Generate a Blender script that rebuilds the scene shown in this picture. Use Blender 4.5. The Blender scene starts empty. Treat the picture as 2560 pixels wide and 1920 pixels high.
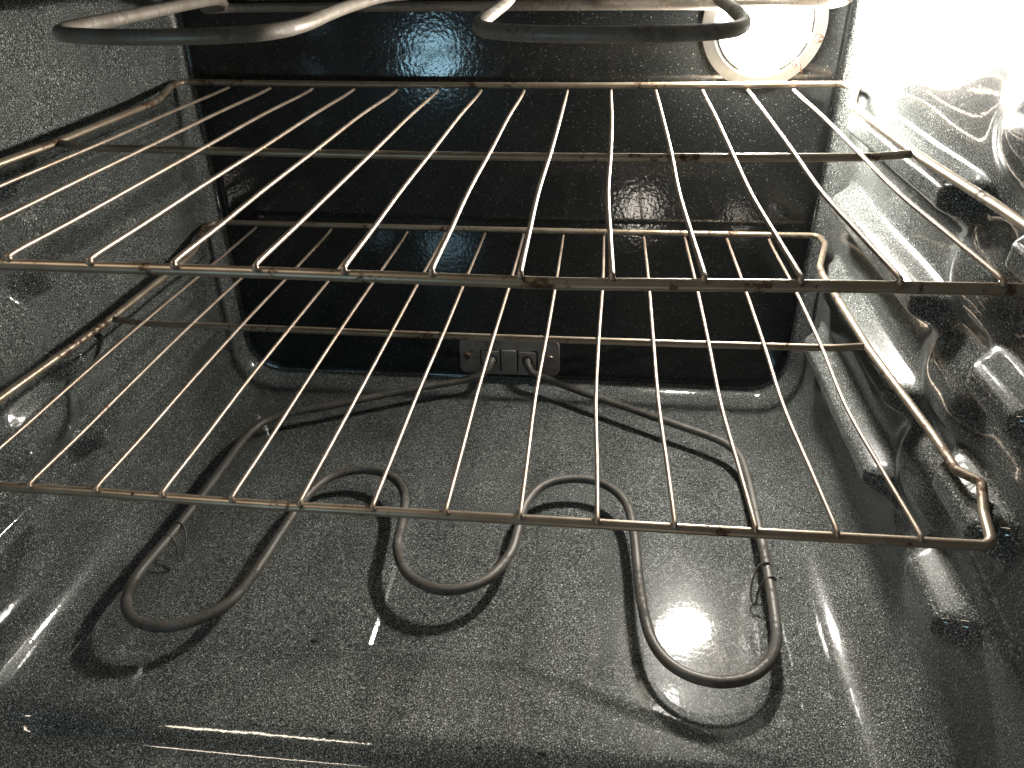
import bpy, bmesh, math, random
from mathutils import Vector
random.seed(7)
S = 0.01                       # everything below is laid out in centimetres
scene = bpy.context.scene
COL = scene.collection

# ------------------------------------------------------------------ camera
cam_d = bpy.data.cameras.new("camera"); cam = bpy.data.objects.new("camera", cam_d); COL.objects.link(cam)
cam.location = (9.338*S, -31.757*S, 12.913*S)
cam.rotation_mode = 'XYZ'; cam.rotation_euler = (1.0349, 0.0150, 0.1083)
cam_d.sensor_width = 36.0; cam_d.lens = 27.27
cam_d.clip_start = 0.005; cam_d.clip_end = 50
scene.camera = cam
# ------------------------------------------------------------------ world, exposure
w = bpy.data.worlds.new("World"); scene.world = w; w.use_nodes = True
w.node_tree.nodes["Background"].inputs[0].default_value = (0.9, 0.93, 0.92, 1)
w.node_tree.nodes["Background"].inputs[1].default_value = 0.075
scene.view_settings.view_transform = 'Standard'; scene.view_settings.look = 'None'
scene.view_settings.gamma = 1; scene.view_settings.exposure = 0.0
# ------------------------------------------------------------------ lights
BULB = 1200.0                  # radiance of the bulb's glass
def area(name, loc, target, size, power, color, shape='DISK'):
    d = bpy.data.lights.new(name, 'AREA'); d.shape = shape; d.size = size*S; d.energy = power; d.color = color
    o = bpy.data.objects.new(name, d); COL.objects.link(o); o.location = Vector(loc)*S
    o.rotation_euler = (Vector(target)-Vector(loc)).to_track_quat('-Z', 'Y').to_euler()
    return o
area("added_blue_lamp", (-28.0, -60, -12.0), (-6, 45, 2), 11, 0.55, (0.45, 0.80, 1.0))  # unseen lamp added for the bluish reflection in the back panel
area("added_low_warm_lamp", (19.0, -60, -46.0), (13, 45, -12), 6.5, 0.26, (1.0, 0.9, 0.78))  # unseen lamp, added to give the back panel its small warm reflection
lk = area("added_front_fill_lamp", (-60.0, -29, 62.0), (-60, -29, 0), 64, 3.2, (1.0, 0.86, 0.68), 'ELLIPSE')  # added out of view: highlight on the front lip, fill on rack front bars
lk.data.size_y = 5.5*S; lk.rotation_euler = (0, 0, 0)

# ------------------------------------------------------------------ materials
def mat(name):
    m = bpy.data.materials.new(name); m.use_nodes = True
    nt = m.node_tree; b = nt.nodes["Principled BSDF"]
    return m, nt, b
def N(nt, t, **kw):
    n = nt.nodes.new(t)
    for k, v in kw.items():
        if k in n.inputs.keys(): n.inputs[k].default_value = v
        else: setattr(n, k, v)
    return n
def ramp(nt, stops, fac):
    r = nt.nodes.new('ShaderNodeValToRGB'); e = r.color_ramp.elements
    e[0].position, e[0].color = stops[0]; e[1].position, e[1].color = stops[-1]
    for p, c in stops[1:-1]:
        x = e.new(p); x.color = c
    nt.links.new(fac, r.inputs[0]); return r
def g(v, t=(1, 1, 1)): return (v*t[0], v*t[1], v*t[2], 1)

def enamel(name, base=0.029, speck=0.9, tint=(0.93, 1.0, 0.95), gl=0.20, gh=0.62, wave=0.08, fleck=1.0, scr=0.45, peel=0.5, crough=0.045):
    m, nt, b = mat(name); L = nt.links.new
    tc = N(nt, 'ShaderNodeTexCoord')
    # coarse bright flecks
    v1 = N(nt, 'ShaderNodeTexVoronoi', Scale=480.0); L(tc.outputs['Object'], v1.inputs['Vector'])
    r1 = ramp(nt, [(0.0, g(1)), (0.18, g(1)), (0.30, g(0))], v1.outputs['Distance'])
    sep = N(nt, 'ShaderNodeSeparateColor'); L(v1.outputs['Color'], sep.inputs[0])
    rr = ramp(nt, [(0.45, g(0)), (0.8, g(0.25*fleck)), (1.0, g(0.9*fleck))], sep.outputs[0])
    m1 = N(nt, 'ShaderNodeMath', operation='MULTIPLY'); L(r1.outputs[0], m1.inputs[0]); L(rr.outputs[0], m1.inputs[1])
    # fine grain
    n2 = N(nt, 'ShaderNodeTexNoise', Scale=1100.0, Detail=2.0, Roughness=0.65); L(tc.outputs['Object'], n2.inputs['Vector'])
    r2 = ramp(nt, [(0.47, g(0)), (0.60, g(gl)), (0.72, g(gh))], n2.outputs[0])
    mx = N(nt, 'ShaderNodeMath', operation='MAXIMUM'); L(m1.outputs[0], mx.inputs[0]); L(r2.outputs[0], mx.inputs[1])
    # broad wear that scrubbing left
    n3 = N(nt, 'ShaderNodeTexNoise', Scale=16.0, Detail=5.0, Roughness=0.6); L(tc.outputs['Object'], n3.inputs['Vector'])
    r3 = ramp(nt, [(0.3, g(0.72)), (0.7, g(1.15))], n3.outputs[0])
    c = N(nt, 'ShaderNodeMix', data_type='RGBA'); L(mx.outputs[0], c.inputs['Factor'])
    c.inputs[6].default_value = g(base, tint); c.inputs[7].default_value = g(speck, (0.96, 1.0, 0.96))
    mm = N(nt, 'ShaderNodeMix', data_type='RGBA', blend_type='MULTIPLY'); mm.inputs['Factor'].default_value = 1
    L(c.outputs[2], mm.inputs[6]); L(r3.outputs[0], mm.inputs[7])
    # fine scratches left by racks and scouring pads
    nd = N(nt, 'ShaderNodeTexNoise', Scale=22.0, Detail=2.0); L(tc.outputs['Object'], nd.inputs['Vector'])
    md = N(nt, 'ShaderNodeVectorMath', operation='SCALE'); L(nd.outputs['Color'], md.inputs[0]); md.inputs['Scale'].default_value = 0.05
    ad = N(nt, 'ShaderNodeVectorMath', operation='ADD'); L(tc.outputs['Object'], ad.inputs[0]); L(md.outputs[0], ad.inputs[1])
    vs_ = N(nt, 'ShaderNodeTexVoronoi', feature='DISTANCE_TO_EDGE', Scale=19.0); L(ad.outputs[0], vs_.inputs['Vector'])
    rs = ramp(nt, [(0.0, g(1)), (0.004, g(0.8)), (0.009, g(0))], vs_.outputs['Distance'])
    nm = N(nt, 'ShaderNodeTexNoise', Scale=9.0, Detail=3.0); L(tc.outputs['Object'], nm.inputs['Vector'])
    rm = ramp(nt, [(0.50, g(0)), (0.60, g(scr))], nm.outputs[0])
    ms = N(nt, 'ShaderNodeMath', operation='MULTIPLY'); L(rs.outputs[0], ms.inputs[0]); L(rm.outputs[0], ms.inputs[1])
    sc = N(nt, 'ShaderNodeMix', data_type='RGBA'); L(ms.outputs[0], sc.inputs['Factor']); L(mm.outputs[2], sc.inputs[6]); sc.inputs[7].default_value = g(0.30)
    L(sc.outputs[2], b.inputs['Base Color'])
    # orange peel
    n4 = N(nt, 'ShaderNodeTexNoise', Scale=260.0, Detail=2.0); L(tc.outputs['Object'], n4.inputs['Vector'])
    n5 = N(nt, 'ShaderNodeTexNoise', Scale=30.0, Detail=2.0); L(tc.outputs['Object'], n5.inputs['Vector'])
    bp = N(nt, 'ShaderNodeBump', Strength=peel, Distance=0.00012); L(n4.outputs[0], bp.inputs['Height'])
    bp2 = N(nt, 'ShaderNodeBump', Strength=wave, Distance=0.0005); L(n5.outputs[0], bp2.inputs['Height']); L(bp.outputs[0], bp2.inputs['Normal'])
    L(bp2.outputs[0], b.inputs['Normal']); L(bp2.outputs[0], b.inputs['Coat Normal'])
    b.inputs['Roughness'].default_value = 0.28; b.inputs['Specular IOR Level'].default_value = 0.06
    b.inputs['Coat Weight'].default_value = 0.85; b.inputs['Coat Roughness'].default_value = crough; b.inputs['Coat IOR'].default_value = 1.5
    return m
ENAMEL = enamel("speckled_enamel")
ENAMEL_WALL = enamel("speckled_wall_enamel", peel=0.30, wave=0.03)
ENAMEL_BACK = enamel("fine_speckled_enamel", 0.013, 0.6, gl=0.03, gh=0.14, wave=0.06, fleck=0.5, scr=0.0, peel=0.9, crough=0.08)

def wire_metal(name, col, dark, thr, rough=0.3, metallic=0.9, scale=180):
    m, nt, b = mat(name); L = nt.links.new
    tc = N(nt, 'ShaderNodeTexCoord')
    n = N(nt, 'ShaderNodeTexNoise', Scale=scale, Detail=6.0, Roughness=0.7); L(tc.outputs['Object'], n.inputs['Vector'])
    n2 = N(nt, 'ShaderNodeTexNoise', Scale=scale*0.12, Detail=2.0); L(tc.outputs['Object'], n2.inputs['Vector'])
    a = N(nt, 'ShaderNodeMath', operation='ADD'); L(n.outputs[0], a.inputs[0]); L(n2.outputs[0], a.inputs[1])
    hf = N(nt, 'ShaderNodeMath', operation='MULTIPLY'); L(a.outputs[0], hf.inputs[0]); hf.inputs[1].default_value = 0.5
    r = ramp(nt, [(thr/2, g(0)), (thr/2+0.04, g(1))], hf.outputs[0])
    c = N(nt, 'ShaderNodeMix', data_type='RGBA'); L(r.outputs[0], c.inputs['Factor'])
    c.inputs[6].default_value = (*col, 1); c.inputs[7].default_value = (*dark, 1)
    n3 = N(nt, 'ShaderNodeTexNoise', Scale=60.0, Detail=3.0); L(tc.outputs['Object'], n3.inputs['Vector'])
    r3 = ramp(nt, [(0.3, (0.80, 0.74, 0.66, 1)), (0.65, (1.05, 1.05, 1.05, 1))], n3.outputs[0])
    mm = N(nt, 'ShaderNodeMix', data_type='RGBA', blend_type='MULTIPLY'); mm.inputs['Factor'].default_value = 1
    L(c.outputs[2], mm.inputs[6]); L(r3.outputs[0], mm.inputs[7]); L(mm.outputs[2], b.inputs['Base Color'])
    rg = N(nt, 'ShaderNodeMapRange'); L(r.outputs[0], rg.inputs[0]); rg.inputs[3].default_value = rough; rg.inputs[4].default_value = 0.75
    L(rg.outputs[0], b.inputs['Roughness'])
    bp = N(nt, 'ShaderNodeBump', Strength=0.25, Distance=0.0003); L(n.outputs[0], bp.inputs['Height']); L(bp.outputs[0], b.inputs['Normal'])
    b.inputs['Metallic'].default_value = metallic
    return m
M_FRAME = wire_metal("tarnished_rack_frame", (0.33, 0.275, 0.21), (0.10, 0.055, 0.035), 1.125, 0.40, 0.6)
M_WIRE = wire_metal("tarnished_rack_wire", (0.40, 0.325, 0.265), (0.20, 0.08, 0.04), 1.24, 0.42, 0.7)
M_BAKE = wire_metal("bake_element_sheath", (0.10, 0.093, 0.084), (0.06, 0.056, 0.05), 1.05, 0.5, 0.2, 240)
M_BROIL = wire_metal("broil_element_sheath", (0.27, 0.24, 0.205), (0.20, 0.175, 0.15), 1.05, 0.45, 0.3, 240)
M_PLATE = wire_metal("galvanised_plate", (0.30, 0.27, 0.25), (0.18, 0.16, 0.14), 1.15, 0.5, 0.45)
M_SCREW = wire_metal("screw_steel", (0.30, 0.22, 0.17), (0.15, 0.1, 0.08), 1.05, 0.4, 0.8)
def plain(name, col, rough=0.5, metallic=0.0):
    m, nt, b = mat(name); L = nt.links.new
    tc = N(nt, 'ShaderNodeTexCoord'); n = N(nt, 'ShaderNodeTexNoise', Scale=90.0, Detail=4.0); L(tc.outputs['Object'], n.inputs['Vector'])
    r = ramp(nt, [(0.3, (col[0]*0.85, col[1]*0.85, col[2]*0.85, 1)), (0.7, (*col, 1))], n.outputs[0]); L(r.outputs[0], b.inputs['Base Color'])
    b.inputs['Roughness'].default_value = rough; b.inputs['Metallic'].default_value = metallic
    return m
M_REFL = plain("lamp_reflector", (0.9, 0.89, 0.86), 0.45, 0.0)
M_SLOT = plain("slot_black", (0.012, 0.012, 0.012), 0.8)
M_CERAMIC = plain("lamp_socket", (0.75, 0.72, 0.66), 0.5)
M_GROOVE = plain("reflector_groove", (0.012, 0.009, 0.006), 0.8)
M_CRUMB = plain("burnt_crumb", (0.015, 0.012, 0.01), 0.9)
mb, nt, b = mat("lit_bulb_glass")
b.inputs['Base Color'].default_value = (1, 0.95, 0.85, 1)
b.inputs['Emission Color'].default_value = (1.0, 0.965, 0.89, 1); b.inputs['Emission Strength'].default_value = BULB
M_BULB = mb

# ------------------------------------------------------------------ mesh helpers
def link(name, verts, faces, material, parent=None, smooth=True):
    me = bpy.data.meshes.new(name); me.from_pydata([(v[0]*S, v[1]*S, v[2]*S) for v in verts], [], faces); me.update()
    bm = bmesh.new(); bm.from_mesh(me); bmesh.ops.recalc_face_normals(bm, faces=bm.faces); bm.to_mesh(me); bm.free()
    if smooth: me.polygons.foreach_set('use_smooth', [True]*len(me.polygons))
    me.materials.append(material)
    o = bpy.data.objects.new(name, me); COL.objects.link(o)
    if parent: o.parent = parent; o.matrix_parent_inverse = parent.matrix_world.inverted()
    return o
def thing(name, label, cat, loc=(0, 0, 0), group=None):
    o = bpy.data.objects.new(name, None); COL.objects.link(o); o.empty_display_size = 0.02
    o.location = Vector(loc)*S; o['label'] = label; o['category'] = cat
    if group: o['group'] = group
    bpy.context.view_layer.update()
    return o
def add(buf, verts, faces):
    k = len(buf[0]); buf[0].extend(verts); buf[1].extend([tuple(i+k for i in f) for f in faces])
def grid(nu, nv, fn, flip=False):
    vs = [fn(i/(nu-1), j/(nv-1)) for i in range(nu) for j in range(nv)]
    fs = []
    for i in range(nu-1):
        for j in range(nv-1):
            a = i*nv+j; q = (a, a+1, a+nv+1, a+nv); fs.append(q if not flip else q[::-1])
    return vs, fs
def catmull(pts, n=8, closed=False):
    P = [Vector(p) for p in pts]; out = []; m = len(P)
    rng = range(m) if closed else range(m-1)
    for i in rng:
        if closed: p0, p1, p2, p3 = P[i-1], P[i], P[(i+1) % m], P[(i+2) % m]
        else: p0, p1, p2, p3 = P[max(i-1, 0)], P[i], P[i+1], P[min(i+2, m-1)]
        for k in range(n):
            t = k/n
            out.append(0.5*((2*p1)+(-p0+p2)*t+(2*p0-5*p1+4*p2-p3)*t*t+(-p0+3*p1-3*p2+p3)*t*t*t))
    if not closed: out.append(P[-1])
    return out
def rounded(pts, r, n=8, closed=False):
    P = [Vector(p) for p in pts]; out = []; m = len(P)
    for i, p in enumerate(P):
        if not closed and i in (0, m-1): out.append(p); continue
        rr = r[i] if isinstance(r, (list, tuple)) else r
        a, c = P[i-1], P[(i+1) % m]
        da, dc = (a-p), (c-p)
        ang = da.angle(dc); t = min(rr/math.tan(max(ang/2, 0.01)), da.length*0.48, dc.length*0.48)
        s, e = p+da.normalized()*t, p+dc.normalized()*t
        # arc-like quadratic/cubic blend
        k = 0.5523 if ang > 1.2 else 0.62
        c1, c2 = s+(p-s)*k*1.02, e+(p-e)*k*1.02
        for q in range(n+1):
            u = q/n; out.append(s*(1-u)**3+3*c1*u*(1-u)**2+3*c2*u*u*(1-u)+e*u**3)
    return out
def tube(buf, path, r, seg=12, closed=False, caps=True):
    P = [Vector(p) for p in path]; m = len(P)
    rf = r if callable(r) else (lambda s: r)
    T = []
    for i in range(m):
        a = P[i-1] if (i > 0 or closed) else P[i]; c = P[(i+1) % m] if (i < m-1 or closed) else P[i]
        T.append((c-a).normalized())
    nrm = T[0].orthogonal().normalized(); rings = []; d = 0
    base = len(buf[0])
    for i in range(m):
        if i:
            q = T[i-1].rotation_difference(T[i]); nrm = q @ nrm; d += (P[i]-P[i-1]).length
        nrm = (nrm-T[i]*nrm.dot(T[i])).normalized(); bn = T[i].cross(nrm)
        R = rf(d)
        for k in range(seg):
            a = 2*math.pi*k/seg
            buf[0].append(tuple(P[i]+(nrm*math.cos(a)+bn*math.sin(a))*R))
    last = m if closed else m-1
    # a closed sweep may arrive twisted: find the matching start index
    off = 0
    if closed:
        v = Vector(buf[0][base+(m-1)*seg]); off = min(range(seg), key=lambda k: (Vector(buf[0][base+k])-v).length)
    for i in range(last):
        for k in range(seg):
            a0 = base+i*seg+k; a1 = base+i*seg+(k+1) % seg
            if i == m-1: b0 = base+(k+off) % seg; b1 = base+(k+1+off) % seg
            else: b0 = a0+seg; b1 = a1+seg
            buf[1].append((a0, b0, b1, a1))
    if caps and not closed:
        buf[1].append(tuple(base+k for k in range(seg))); buf[1].append(tuple(base+(m-1)*seg+k for k in range(seg))[::-1])
def ball(buf, c, r, seg=10, rings=7, sc=(1, 1, 1)):
    c = Vector(c); vs = []; fs = []
    for i in range(rings+1):
        th = math.pi*i/rings
        for k in range(seg):
            a = 2*math.pi*k/seg
            vs.append((c.x+r*sc[0]*math.sin(th)*math.cos(a), c.y+r*sc[1]*math.sin(th)*math.sin(a), c.z+r*sc[2]*math.cos(th)))
    for i in range(rings):
        for k in range(seg):
            fs.append((i*seg+k, (i+1)*seg+k, (i+1)*seg+(k+1) % seg, i*seg+(k+1) % seg))
    add(buf, vs, fs)
def lathe(buf, c, prof, seg=48):        # around the y axis; prof = [(radius, y offset)], towards the viewer = negative
    vs = []; fs = []
    for r, y in prof:
        for k in range(seg):
            a = 2*math.pi*k/seg; vs.append((c[0]+r*math.cos(a), c[1]+y, c[2]+r*math.sin(a)))
    for i in range(len(prof)-1):
        for k in range(seg):
            fs.append((i*seg+k, (i+1)*seg+k, (i+1)*seg+(k+1) % seg, i*seg+(k+1) % seg))
    add(buf, vs, fs)
def rrect(x0, x1, z0, z1, r, n=6):
    out = []
    for cx, cz, a0 in ((x1-r, z1-r, 0), (x0+r, z1-r, 90), (x0+r, z0+r, 180), (x1-r, z0+r, 270)):
        for k in range(n+1):
            a = math.radians(a0+90*k/n); out.append((cx+r*math.cos(a), cz+r*math.sin(a)))
    return out
def slab(buf, outline, y0, y1, bev=0.05):   # plate in the xz plane between y0 (front) and y1 (back), softened front edge
    n = len(outline); cx = sum(p[0] for p in outline)/n; cz = sum(p[1] for p in outline)/n
    def sh(p, d):
        v = Vector((p[0]-cx, p[1]-cz)); l = v.length; return (cx+v.x*(l-d)/l, cz+v.y*(l-d)/l)
    rings = [(y1, 0), (y0+bev, 0), (y0, bev)]
    vs = []; fs = []
    for y, d in rings:
        for p in outline:
            q = sh(p, d); vs.append((q[0], y, q[1]))
    for i in range(2):
        for k in range(n): fs.append((i*n+k, (i+1)*n+k, (i+1)*n+(k+1) % n, i*n+(k+1) % n))
    fs.append(tuple(2*n+k for k in range(n))); fs.append(tuple(range(n))[::-1])
    add(buf, vs, fs)
def ss(a, b, x):
    t = min(1, max(0, (x-a)/(b-a))); return t*t*(3-2*t)
def bump1(x, lo0, lo1, hi0, hi1): return ss(lo0, lo1, x)*(1-ss(hi0, hi1, x))

# ------------------------------------------------------------------ the cavity
XW, ZF, YB, RF, ZC, YF = 31.7, -33.3, 45.0, 4.6, 13.0, -9.0
RB = 3.2
RX = 1.25
cavity = thing("oven_cavity", "dark speckled enamel inside of an oven with ribbed side walls, around both racks", "oven", (0, 20, ZF))
RIBS = [-1.75, -8.75, -15.75, -22.75]
def wall_in(y, z, side):
    h = 0.0
    for i, zk in enumerate(RIBS):
        d = abs(z-zk)
        pr = 1-ss(0.48, 1.75, d)
        rear = bump1(y, 14.2, 17.0, 37.5, 40.5)
        fr = bump1(y, 1.0, 2.6, 7.2, 10.0)
        h += 1.95*pr*(rear+fr*0.97)
        # shallow pressed web that ties the ribs together between the two rows
        e = ((y-12.3)/3.6)**2+((z-(zk-3.5))/2.7)**2
        if i < 3: h += 1.1*math.exp(-e*e*0.7)
        e2 = ((y-12.0)/2.6)**2+((z-zk)/2.2)**2
        h -= 0.5*math.exp(-e2)
    e = ((y-8.2)/6.6)**2+((z-3.0)/2.6)**2          # big oval boss above the top rib, near the door
    h += 1.9*math.exp(-e*e)
    # gentle waviness of pressed sheet steel
    h += 0.03*math.sin(y*0.55+z*0.3+side)+0.025*math.sin(z*0.9-y*0.23)
    return h*ss(ZF+RF, ZF+RF+2.0, z)*ss(YB-RB, YB-RB-1.5, y)
_SL = [(-0.35, 0.0), (-0.85, 0.38), (-1.35, 0.52), (-1.7, 0.72), (-2.1, 0.62), (-2.8, 0.0)]   # slope of the rolled front edge
def lip_h(y):
    h = 0.0
    for (ya, sa), (yb, sb) in zip(_SL, _SL[1:]):
        if y >= ya: break
        t = min(1.0, (ya-y)/(ya-yb)); h -= (ya-yb)*(sa*t+(sb-sa)*t*t/2)
    return h
def side_wall(side):
    buf = ([], [])
    ny, nz = 265, 215
    z0, z1 = ZF+RF, ZC
    add(buf, *grid(ny, nz, lambda u, v: (side*(XW-wall_in(YF+u*(YB-RB-YF), z0+v*(z1-z0), side)), YF+u*(YB-RB-YF), z0+v*(z1-z0))))
    # the cove down to the floor
    cx = XW-RF
    add(buf, *grid(90, 18, lambda u, v: (side*(cx+RF*math.cos(v*math.pi/2)), YF+u*(YB-RB-YF), ZF+RF-RF*math.sin(v*math.pi/2)+lip_h(YF+u*(YB-RB-YF))*v)))
    o = link("side_wall", buf[0], buf[1], ENAMEL_WALL, cavity)
    bm = bmesh.new(); bm.from_mesh(o.data); bmesh.ops.remove_doubles(bm, verts=bm.verts, dist=1e-6); bm.to_mesh(o.data); bm.free()
    return o
side_wall(-1); side_wall(1)
def floor_h(x, y):
    # pressed plateau with a kinked front edge and a shallow central channel
    if x < 5.2: yb = 5.9+0.02*x
    elif x < 20: yb = 5.9-(x-5.2)*0.35
    else: yb = 0.72-(x-20)*0.25
    fade = bump1(x, -26.5, -22.0, 24.0, 26.5)
    p = 0.16*ss(yb-0.9, yb+0.25, y)*fade
    c = -0.17*min(1, max(0, (x+6.32)/0.32))*(1-0.35*ss(5.32, 5.47, x))*(1-ss(5.5, 16, x))*ss(6.2, 6.7, y)*(1-ss(20, 31, y))
    return p+c+lip_h(y)+0.012*math.sin(x*0.5+1)*math.sin(y*0.37)*fade
xs_ = []; x = -(XW-RF)
while x < XW-RF-0.02:
    xs_.append(x); x += 0.04 if (-6.4 < x < -5.85 or 5.2 < x < 5.6) else 0.2
xs_.append(XW-RF)
NX = len(xs_)
ys_ = []; y = YF
while y < YB-RB-0.01:
    ys_.append(y); y += 0.11 if (-3 < y < 8) else 0.3
ys_.append(YB-RB)
fade_x = lambda x: ss(XW-RF, XW-RF-0.5, abs(x))
vs = [(x, y, ZF+floor_h(x, y)*(1 if y > -1.2 else 1)) for x in xs_ for y in ys_]
ny = len(ys_)
fs = [(i*ny+j, i*ny+j+1, (i+1)*ny+j+1, (i+1)*ny+j) for i in range(NX-1) for j in range(ny-1)]
link("floor_panel", vs, fs, ENAMEL, cavity)
# back panel: swept round the U outline, then the flat sheet with a pressed edge
def outline(inset, n=14):
    x, zb, r = XW-inset, ZF+inset, RF-inset*0.6
    pts = [(-x, ZC)]
    for k in range(24): pts.append((-x, ZC+(zb+r-ZC)*(k+1)/24))
    for k in range(1, n+1):
        a = math.pi+math.pi/2*k/n; pts.append((-x+r+r*math.cos(a), zb+r+r*math.sin(a)))
    for k in range(1, 24): pts.append((-x+r+(2*x-2*r)*k/24, zb))
    for k in range(n+1):
        a = 1.5*math.pi+math.pi/2*k/n; pts.append((x-r+r*math.cos(a), zb+r+r*math.sin(a)))
    for k in range(24): pts.append((x, zb+r+(ZC-zb-r)*(k+1)/24))
    return pts
buf = ([], [])
rings = []
for k in range(17):
    t = math.pi/2*k/16; rings.append((RX*(1-math.cos(t)), YB-RB+RB*math.sin(t)))
rings += [(RX+0.25, YB), (RX+0.36, YB-0.10), (RX+0.46, YB-0.22), (RX+0.6, YB-0.26), (RX+1.1, YB-0.26)]
ol = [[(p[0], yy, p[1]) for p in outline(ins)] for ins, yy in rings]
npt = len(ol[0]); vs = [p for r_ in ol for p in r_]; fs = []
for i in range(16):
    for k in range(npt-1): fs.append((i*npt+k, i*npt+k+1, (i+1)*npt+k+1, (i+1)*npt+k))
link("rear_cove", vs[:17*npt], fs, ENAMEL, cavity)
vs = vs[16*npt:]; ol = ol[16:]; fs = []
for i in range(len(ol)-1):
    for k in range(npt-1): fs.append((i*npt+k, i*npt+k+1, (i+1)*npt+k+1, (i+1)*npt+k))
add(buf, vs, fs)
k0 = (len(ol)-1)*npt
bmf = bmesh.new()
outer = [bmf.verts.new(p) for p in ol[-1]]
for i in range(npt): bmf.edges.new((outer[i], outer[(i+1) % npt]))
hole = [bmf.verts.new((23.15+4.6*math.cos(2*math.pi*k/48), YB-0.26, 5.0+4.6*math.sin(2*math.pi*k/48))) for k in range(48)]
for i in range(48): bmf.edges.new((hole[i], hole[(i+1) % 48]))
bmesh.ops.triangle_fill(bmf, use_beauty=True, use_dissolve=False, edges=bmf.edges[:])
bmf.verts.index_update()
fv = [tuple(v.co) for v in bmf.verts]; ff = [tuple(v.index for v in f.verts) for f in bmf.faces]; bmf.free()
add(buf, fv, ff)
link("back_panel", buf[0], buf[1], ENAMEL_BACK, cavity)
YP = YB-0.26
link("ceiling_panel", *grid(2, 2, lambda u, v: (-XW+2*XW*u, -5+(YB+5)*v, ZC)), ENAMEL, cavity)

# ------------------------------------------------------------------ racks
def sag(x, s): return -s*(1-(x/28.0)**2)
def make_rack(label, z0, dy, sg, rust, seed, rowdx):
    rnd = random.Random(seed)
    t = thing("oven_rack", label, "rack", (0, 21+dy, z0), group="wire racks in the oven")
    fr = M_FRAME
    r = 0.28; z = z0-0.30
    # plan of the frame, right half from the front bar to the back bar
    half = [(29.75, -0.05, z-0.12), (30.25, 2.4, z+0.0), (30.85, 4.55, z+0.42), (30.05, 5.8, z+0.24), (30.0, 9.0, z+0.22), (29.25, 20, z+0.25), (29.0, 33.6, z+0.42), (29.15, 35.4, z+0.48), (30.85, 40.8, z+0.6), (30.75, 43.05, z+0.62)]
    rad = [0.75, 1.6, 0.55, 0.7, 5, 5, 2, 1.2, 1.0, 0.8]
    mids_b = [(x, 43.05, z+0.62+sag(x, sg)*0.7) for x in (20, 8, -8, -20)]
    mids_f = [(x, -0.05+0.15*math.sin(x*0.21+seed), z-0.12+sag(x, sg)) for x in (-20, -8, 8, 20)]
    pts = half+mids_b+[(-p[0], p[1], p[2]) for p in reversed(half)]+mids_f
    rd = rad+[6]*4+rad[::-1]+[6]*4
    pts = [(p[0], p[1]+dy, p[2]) for p in pts]
    buf = ([], []); tube(buf, rounded(pts, rd, 8, closed=True), r, 14, closed=True)
    link("frame", buf[0], buf[1], fr, t)
    buf = ([], [])
    tube(buf, [(x, 20.75+dy, z0-0.33+sag(x, sg)*0.9+(0.2 if abs(x) > 28.5 else 0)) for x in [-29.0+58.1*k/24 for k in range(25)]], 0.27, 12)
    link("crossbar", buf[0], buf[1], fr, t)
    for i in range(14):
        x = (i-6.5)*4.0; s_ = sag(x, sg)
        fx, mx_, bx = rowdx[i]
        bow = -0.13-0.16*max(0, x/26)**2+rnd.uniform(-.06, .06)
        P = [(x+fx, -0.22, z0+0.0+s_-0.06), (x+fx*0.9, 0.35, z0+0.06+s_), (x+fx*0.6+bow*0.5, 5, z0+s_*1.0), (x+bow+mx_*0.5, 12, z0+s_), (x+mx_, 20.7, z0+s_*0.9+0.05),
             (x+mx_*0.4+0.06+rnd.uniform(-.05, .05), 31, z0+s_*0.8+0.05), (x+bx, 39.5, z0+s_*0.7-0.1), (x+bx, 43.0, z0+s_*0.7-0.08)]
        P = [(p[0], p[1]+dy, p[2]) for p in P]
        buf = ([], []); tube(buf, catmull(P, 7), 0.135, 10)
        # resistance-weld nuggets
        ball(buf, (P[0][0], P[0][1]+0.02, P[0][2]-0.02), 0.17, 8, 6, (1, 1.2, 1.0))
        ball(buf, (P[4][0], P[4][1], P[4][2]-0.04), 0.15, 8, 6, (1, 1.5, 0.8))
        link("wire", buf[0], buf[1], M_WIRE, t)
    return t
UP = [(-.02, .25, -.11), (-.02, .04, -.02), (-.09, .01, .09), (-.06, .08, .11), (.05, 0, .22), (-.04, .06, .12), (.1, .04, .16), (.11, -.01, .14), (.07, .05, .11), (.07, .01, .06), (-.02, -.06, .06), (-.02, -.15, .17), (0, -.25, .15), (.02, -.27, .11)]
LO = [(0, -.14, -.1), (.02, -.15, .05), (.01, -.12, 0), (-.09, -.14, 0), (-.03, -.11, .05), (-.15, -.05, 0), (-.09, -.02, .04), (-.08, -.1, .0), (-.09, -.11, .0), (-.01, -.18, .05), (-.01, -.14, 0), (.08, -.11, 0), (.12, -.13, .05), (.17, -.07, .05)]
make_rack("upper wire rack with a rust-stained front bar, just below the oven light", 0.0, 0.0, 0.32, 1, 3, UP)
make_rack("lower wire rack with a speckled front bar, resting above the bottom heating coil", -13.9, 0.0, 0.17, 1, 5, LO)

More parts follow.
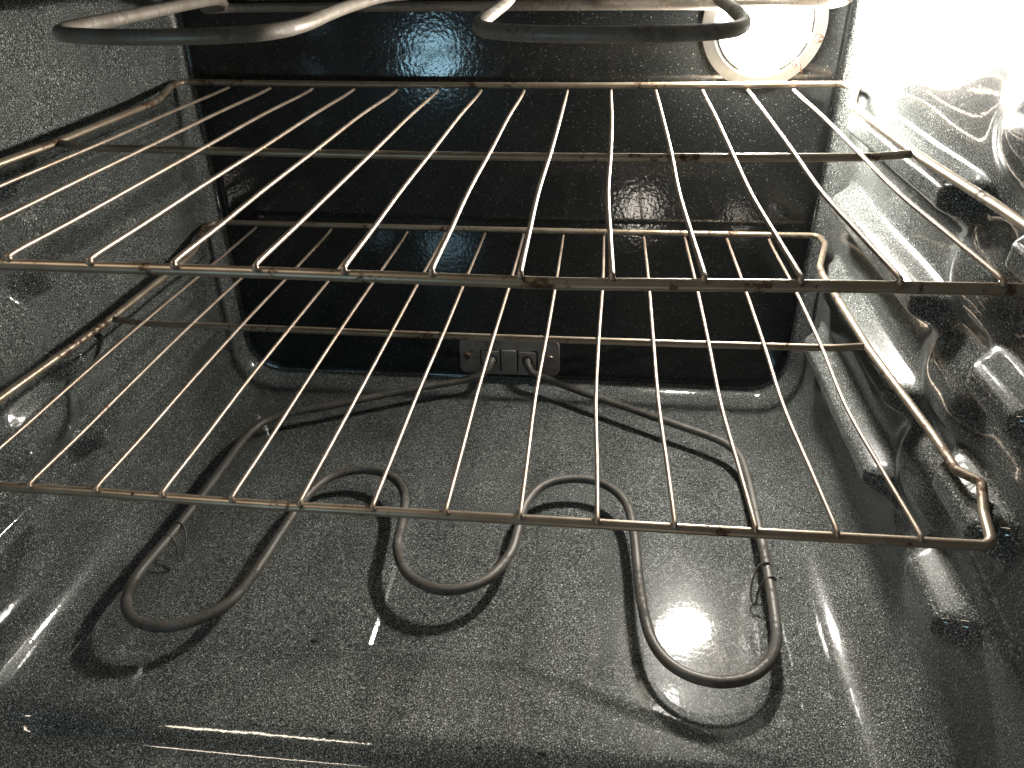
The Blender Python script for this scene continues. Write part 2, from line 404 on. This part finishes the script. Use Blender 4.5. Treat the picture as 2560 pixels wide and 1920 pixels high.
# ------------------------------------------------------------------ bake element
ZE = -31.05
bake = thing("bake_element", "dark looped heating coil lying just above the oven floor", "heating element", (0, 25, ZF))
path = [(-1.85, 44.6, -29.5), (-1.95, 44.0, -29.75), (-2.5, 43.3, -30.5), (-4.2, 42.4, -31.0), (-9.7, 40.0, ZE), (-17.8, 35.9, ZE), (-22.3, 33.7, ZE), (-24.3, 31.6, ZE), (-24.9, 28.3, ZE), (-25.0, 22.0, ZE),
        (-25.3, 15.0, ZE), (-25.7, 9.4, ZE), (-24.6, 6.3, ZE), (-22.3, 5.0, ZE), (-19.6, 5.4, ZE), (-17.3, 7.6, ZE), (-16.5, 11.0, ZE), (-16.1, 16.0, ZE), (-15.6, 20.6, ZE), (-14.3, 23.6, ZE), (-11.6, 24.9, ZE), (-8.8, 24.2, ZE), (-6.9, 21.8, ZE),
        (-6.2, 18.0, ZE), (-5.8, 14.6, ZE), (-4.1, 11.7, ZE), (-1.1, 10.5, ZE), (1.8, 11.8, ZE), (3.4, 14.8, ZE), (3.8, 18.0, ZE), (4.1, 21.3, ZE), (5.6, 24.2, ZE), (8.3, 25.3, ZE), (11.0, 24.7, ZE), (12.9, 22.2, ZE),
        (13.5, 18.0, ZE), (13.8, 11.5, ZE), (14.5, 7.0, ZE), (16.2, 4.7, ZE), (18.8, 4.0, ZE), (21.3, 4.9, ZE), (23.0, 7.3, ZE), (23.6, 11.5, ZE), (23.9, 19.0, ZE), (24.0, 27.5, ZE), (23.6, 30.6, ZE), (22.0, 32.8, ZE), (17.0, 35.8, ZE), (10.0, 39.8, ZE),
        (5.2, 42.6, -31.0), (3.0, 43.4, -30.6), (2.25, 44.0, -29.8), (2.15, 44.6, -29.5)]
buf = ([], []); tube(buf, catmull(path, 8), 0.41, 14); link("heating_tube", buf[0], buf[1], M_BAKE, bake)
buf = ([], []); slab(buf, rrect(-5.55, 5.75, -31.45, -27.0, 0.75), YP-0.22, YP+0.05, 0.06)
bp = link("mounting_plate", buf[0], buf[1], M_PLATE, bake, smooth=False)
buf = ([], [])
slab(buf, rrect(-0.72, 0.82, -30.8, -28.3, 0.12), YP-0.32, YP-0.2, 0.04)
slab(buf, rrect(-3.0, -1.05, -30.5, -28.5, 0.12), YP-0.29, YP-0.2, 0.03)
slab(buf, rrect(1.25, 3.1, -30.5, -28.5, 0.12), YP-0.29, YP-0.2, 0.03)
link("terminal_tab", buf[0], buf[1], M_PLATE, bp, smooth=False)
buf = ([], [])
for x0, x1, za, zb in ((-0.99, -0.82, -31.0, -28.2), (0.95, 1.12, -31.0, -28.2), (-3.22, -3.06, -30.4, -28.3), (3.16, 3.34, -30.7, -28.3), (-3.0, -2.2, -28.45, -28.32), (2.6, 3.2, -28.45, -28.28)):
    slab(buf, rrect(x0, x1, za, zb, 0.05, 2), YP-0.245, YP-0.2, 0.005)
link("slot", buf[0], buf[1], M_SLOT, bp, smooth=False)
for x in (-1.85, 2.15):
    buf = ([], []); lathe(buf, (x, YP-0.32, -29.5), [(0.62, 0.06), (0.62, 0), (0.42, -0.03), (0.36, 0.1)], 20)
    link("collar", buf[0], buf[1], M_SLOT, bp)
for x in (-4.7, 4.75):
    buf = ([], []); lathe(buf, (x, YP-0.22, -29.2), [(0.42, 0.02), (0.42, -0.1), (0.32, -0.2), (0.12, -0.24), (0.1, -0.14), (0.001, -0.14)], 20)
    link("screw", buf[0], buf[1], M_SCREW, bp)
# wire feet that hold the coil off the floor
for (x, y), s_ in (((-25.35, 13.6), 1), ((23.75, 13.2), -1)):
    zt = ZE
    P = [(x-0.46*s_, y+0.6, zt+0.1), (x-0.1*s_, y+0.6, zt+0.49), (x+0.45*s_, y+0.5, zt+0.05), (x+0.85*s_, y+0.1, zt-0.7), (x+1.05*s_, y-0.5, zt-1.35), (x+1.25*s_, y-0.3, zt-1.4), (x+1.3*s_, y+0.6, zt-0.9), (x+0.9*s_, y+1.7, zt-0.1), (x+0.45*s_, y+2.1, zt+0.3), (x+0.0*s_, y+2.1, zt+0.5), (x-0.45*s_, y+2.1, zt+0.1)]
    buf = ([], []); tube(buf, catmull(P, 6), 0.085, 8); link("support_clip", buf[0], buf[1], M_BAKE, bake)

# ------------------------------------------------------------------ broil element
ZT = 8.0
broil = thing("broil_element", "thick pale grey heating coil with two loops hanging at the top of the oven", "heating element", (0, 30, ZT))
ZR = 6.62
path = [(8.8, 44.7, 7.6), (8.8, 43.0, 7.6), (9.5, 41.5, 7.9), (12.5, 40.3, ZT), (16.0, 39.4, ZT), (17.4, 36.5, ZT), (17.4, 31.0, ZT), (17.3, 24.0, ZT), (17.0, 17.0, ZT), (15.9, 13.2, ZT), (13.0, 11.7, ZT), (9.4, 11.3, ZT), (5.8, 11.7, ZT), (3.0, 13.4, ZT), (2.15, 17.0, ZT),
        (2.1, 24.0, ZT), (2.1, 31.0, ZT), (1.6, 36.5, ZT), (-0.6, 39.0, ZT), (-3.4, 39.4, ZT), (-6.2, 39.0, ZT), (-8.4, 36.5, ZT), (-8.9, 31.0, ZT), (-8.8, 24.0, ZT), (-8.3, 16.0, ZT), (-9.4, 12.3, ZT), (-13.0, 10.9, ZT), (-17.6, 10.9, ZT), (-20.8, 12.4, ZT), (-21.9, 15.5, ZT),
        (-22.1, 22.0, ZT), (-22.3, 30.0, ZT), (-22.9, 37.0, 7.8), (-24.6, 41.4, 7.0), (-27.0, 43.0, ZR), (-24, 44.2, ZR)]
path3 = [(-24, 44.2, ZR), (-14, 44.25, ZR), (0, 44.2, ZR), (14, 44.1, ZR), (26, 43.4, ZR+.05), (28.6, 42.4, ZR+.3), (28.4, 40.6, 7.6), (24.0, 40.0, 8.2)]
buf = ([], []); tube(buf, catmull(path[:-1]+path3, 8), 0.42, 16)
link("heating_tube", buf[0], buf[1], M_BROIL, broil)
buf = ([], []); slab(buf, rrect(1.5, 11.5, 7.35, 10.4, 0.6), YP-0.25, YP+0.05, 0.06)
link("mounting_plate", buf[0], buf[1], M_PLATE, broil, smooth=False)

# ------------------------------------------------------------------ oven light
LX, LZ = 23.15, 5.0
lamp = thing("oven_light", "glowing round oven light with a white reflector plate, top right of the back wall", "light", (LX, YP, LZ))
buf = ([], []); lathe(buf, (LX, YP, LZ), [(5.35, 0.05), (5.35, -0.10), (5.28, -0.16), (4.6, -0.2), (4.45, -0.34), (4.2, -0.36), (3.95, -0.28), (3.85, 0.1), (3.7, 1.6), (3.4, 3.2), (2.6, 4.2), (1.6, 4.5), (0.02, 4.5)], 72)
rp = link("reflector_plate", buf[0], buf[1], M_REFL, lamp)
buf = ([], [])
for a0, a1 in ((195, 245), (295, 340), (350, 385)):
    P = [(LX+4.02*math.cos(math.radians(a0+(a1-a0)*k/14)), YP-0.33, LZ+4.02*math.sin(math.radians(a0+(a1-a0)*k/14))) for k in range(15)]
    buf = ([], []); tube(buf, P, 0.11, 8); link("groove", buf[0], buf[1], M_GROOVE, rp)
buf = ([], []); lathe(buf, (LX+4.85, YP-0.2, LZ-1.15), [(0.34, 0.03), (0.34, -0.12), (0.24, -0.2), (0.06, -0.22), (0.05, -0.12), (0.001, -0.12)], 18)
link("screw", buf[0], buf[1], M_SCREW, rp)
buf = ([], []); tube(buf, [(LX+3.0, YP-0.5, LZ-2.7), (LX+3.4, YP-0.75, LZ-3.3), (LX+3.75, YP-0.55, LZ-3.9), (LX+3.85, YP-0.2, LZ-4.0)], 0.09, 8)
tube(buf, catmull([(LX+2.75, YP-0.5, LZ-3.3), (LX+2.9, YP-0.6, LZ-3.05), (LX+3.15, YP-0.6, LZ-3.15), (LX+3.0, YP-0.5, LZ-3.45)], 5), 0.07, 8)
link("retaining_clip", buf[0], buf[1], M_SCREW, rp)
buf = ([], []); lathe(buf, (LX, YP, LZ), [(1.7, 4.45), (1.7, 3.2), (1.5, 3.0), (0.9, 3.0)], 28)
link("socket", buf[0], buf[1], M_CERAMIC, lamp)
buf = ([], []); lathe(buf, (LX, YP, LZ), [(1.0, 3.05), (1.2, 2.0), (1.9, 1.2), (2.1, 0.5), (2.1, -0.1), (1.85, -0.9), (1.35, -1.45), (0.7, -1.75), (0.01, -1.85)], 24)
link("bulb", buf[0], buf[1], M_BULB, lamp)

# ------------------------------------------------------------------ burnt crumbs on the floor
def crumb(label, x, y, s_):
    buf = ([], []); rnd = random.Random(int(x*100+y))
    z = ZF+floor_h(x, y)
    ball(buf, (x, y, z+0.03*s_), 0.16*s_, 9, 6, (1.6, 0.7, 0.35)); ball(buf, (x+0.18*s_, y+0.05, z+0.02), 0.10*s_, 8, 5, (1.2, 0.9, 0.4))
    vs = [(v[0]+rnd.uniform(-.02, .02), v[1]+rnd.uniform(-.02, .02), max(z-0.01, v[2]+rnd.uniform(-.01, .01))) for v in buf[0]]
    o = link("burnt_crumb", vs, buf[1], M_CRUMB); o['label'] = label; o['category'] = "crumb"; o['group'] = "burnt crumbs on the oven floor"
crumb("black burnt crumb on the floor between the fronts of the left and middle loops", -10.5, 6.5, 1.15)
crumb("small burnt crumb on the floor inside the left heating loop", -23.8, 20.1, 0.8)
crumb("burnt crumb at the front lip, left of the picture's middle", -6.9, -0.7, 1.0)
crumb("flat burnt crumb near the front lip, ahead of the right loop's left leg", 7.2, -0.8, 1.1)
crumb("thin burnt crumb near the front lip, ahead of the middle loop", 3.1, -0.8, 0.8)
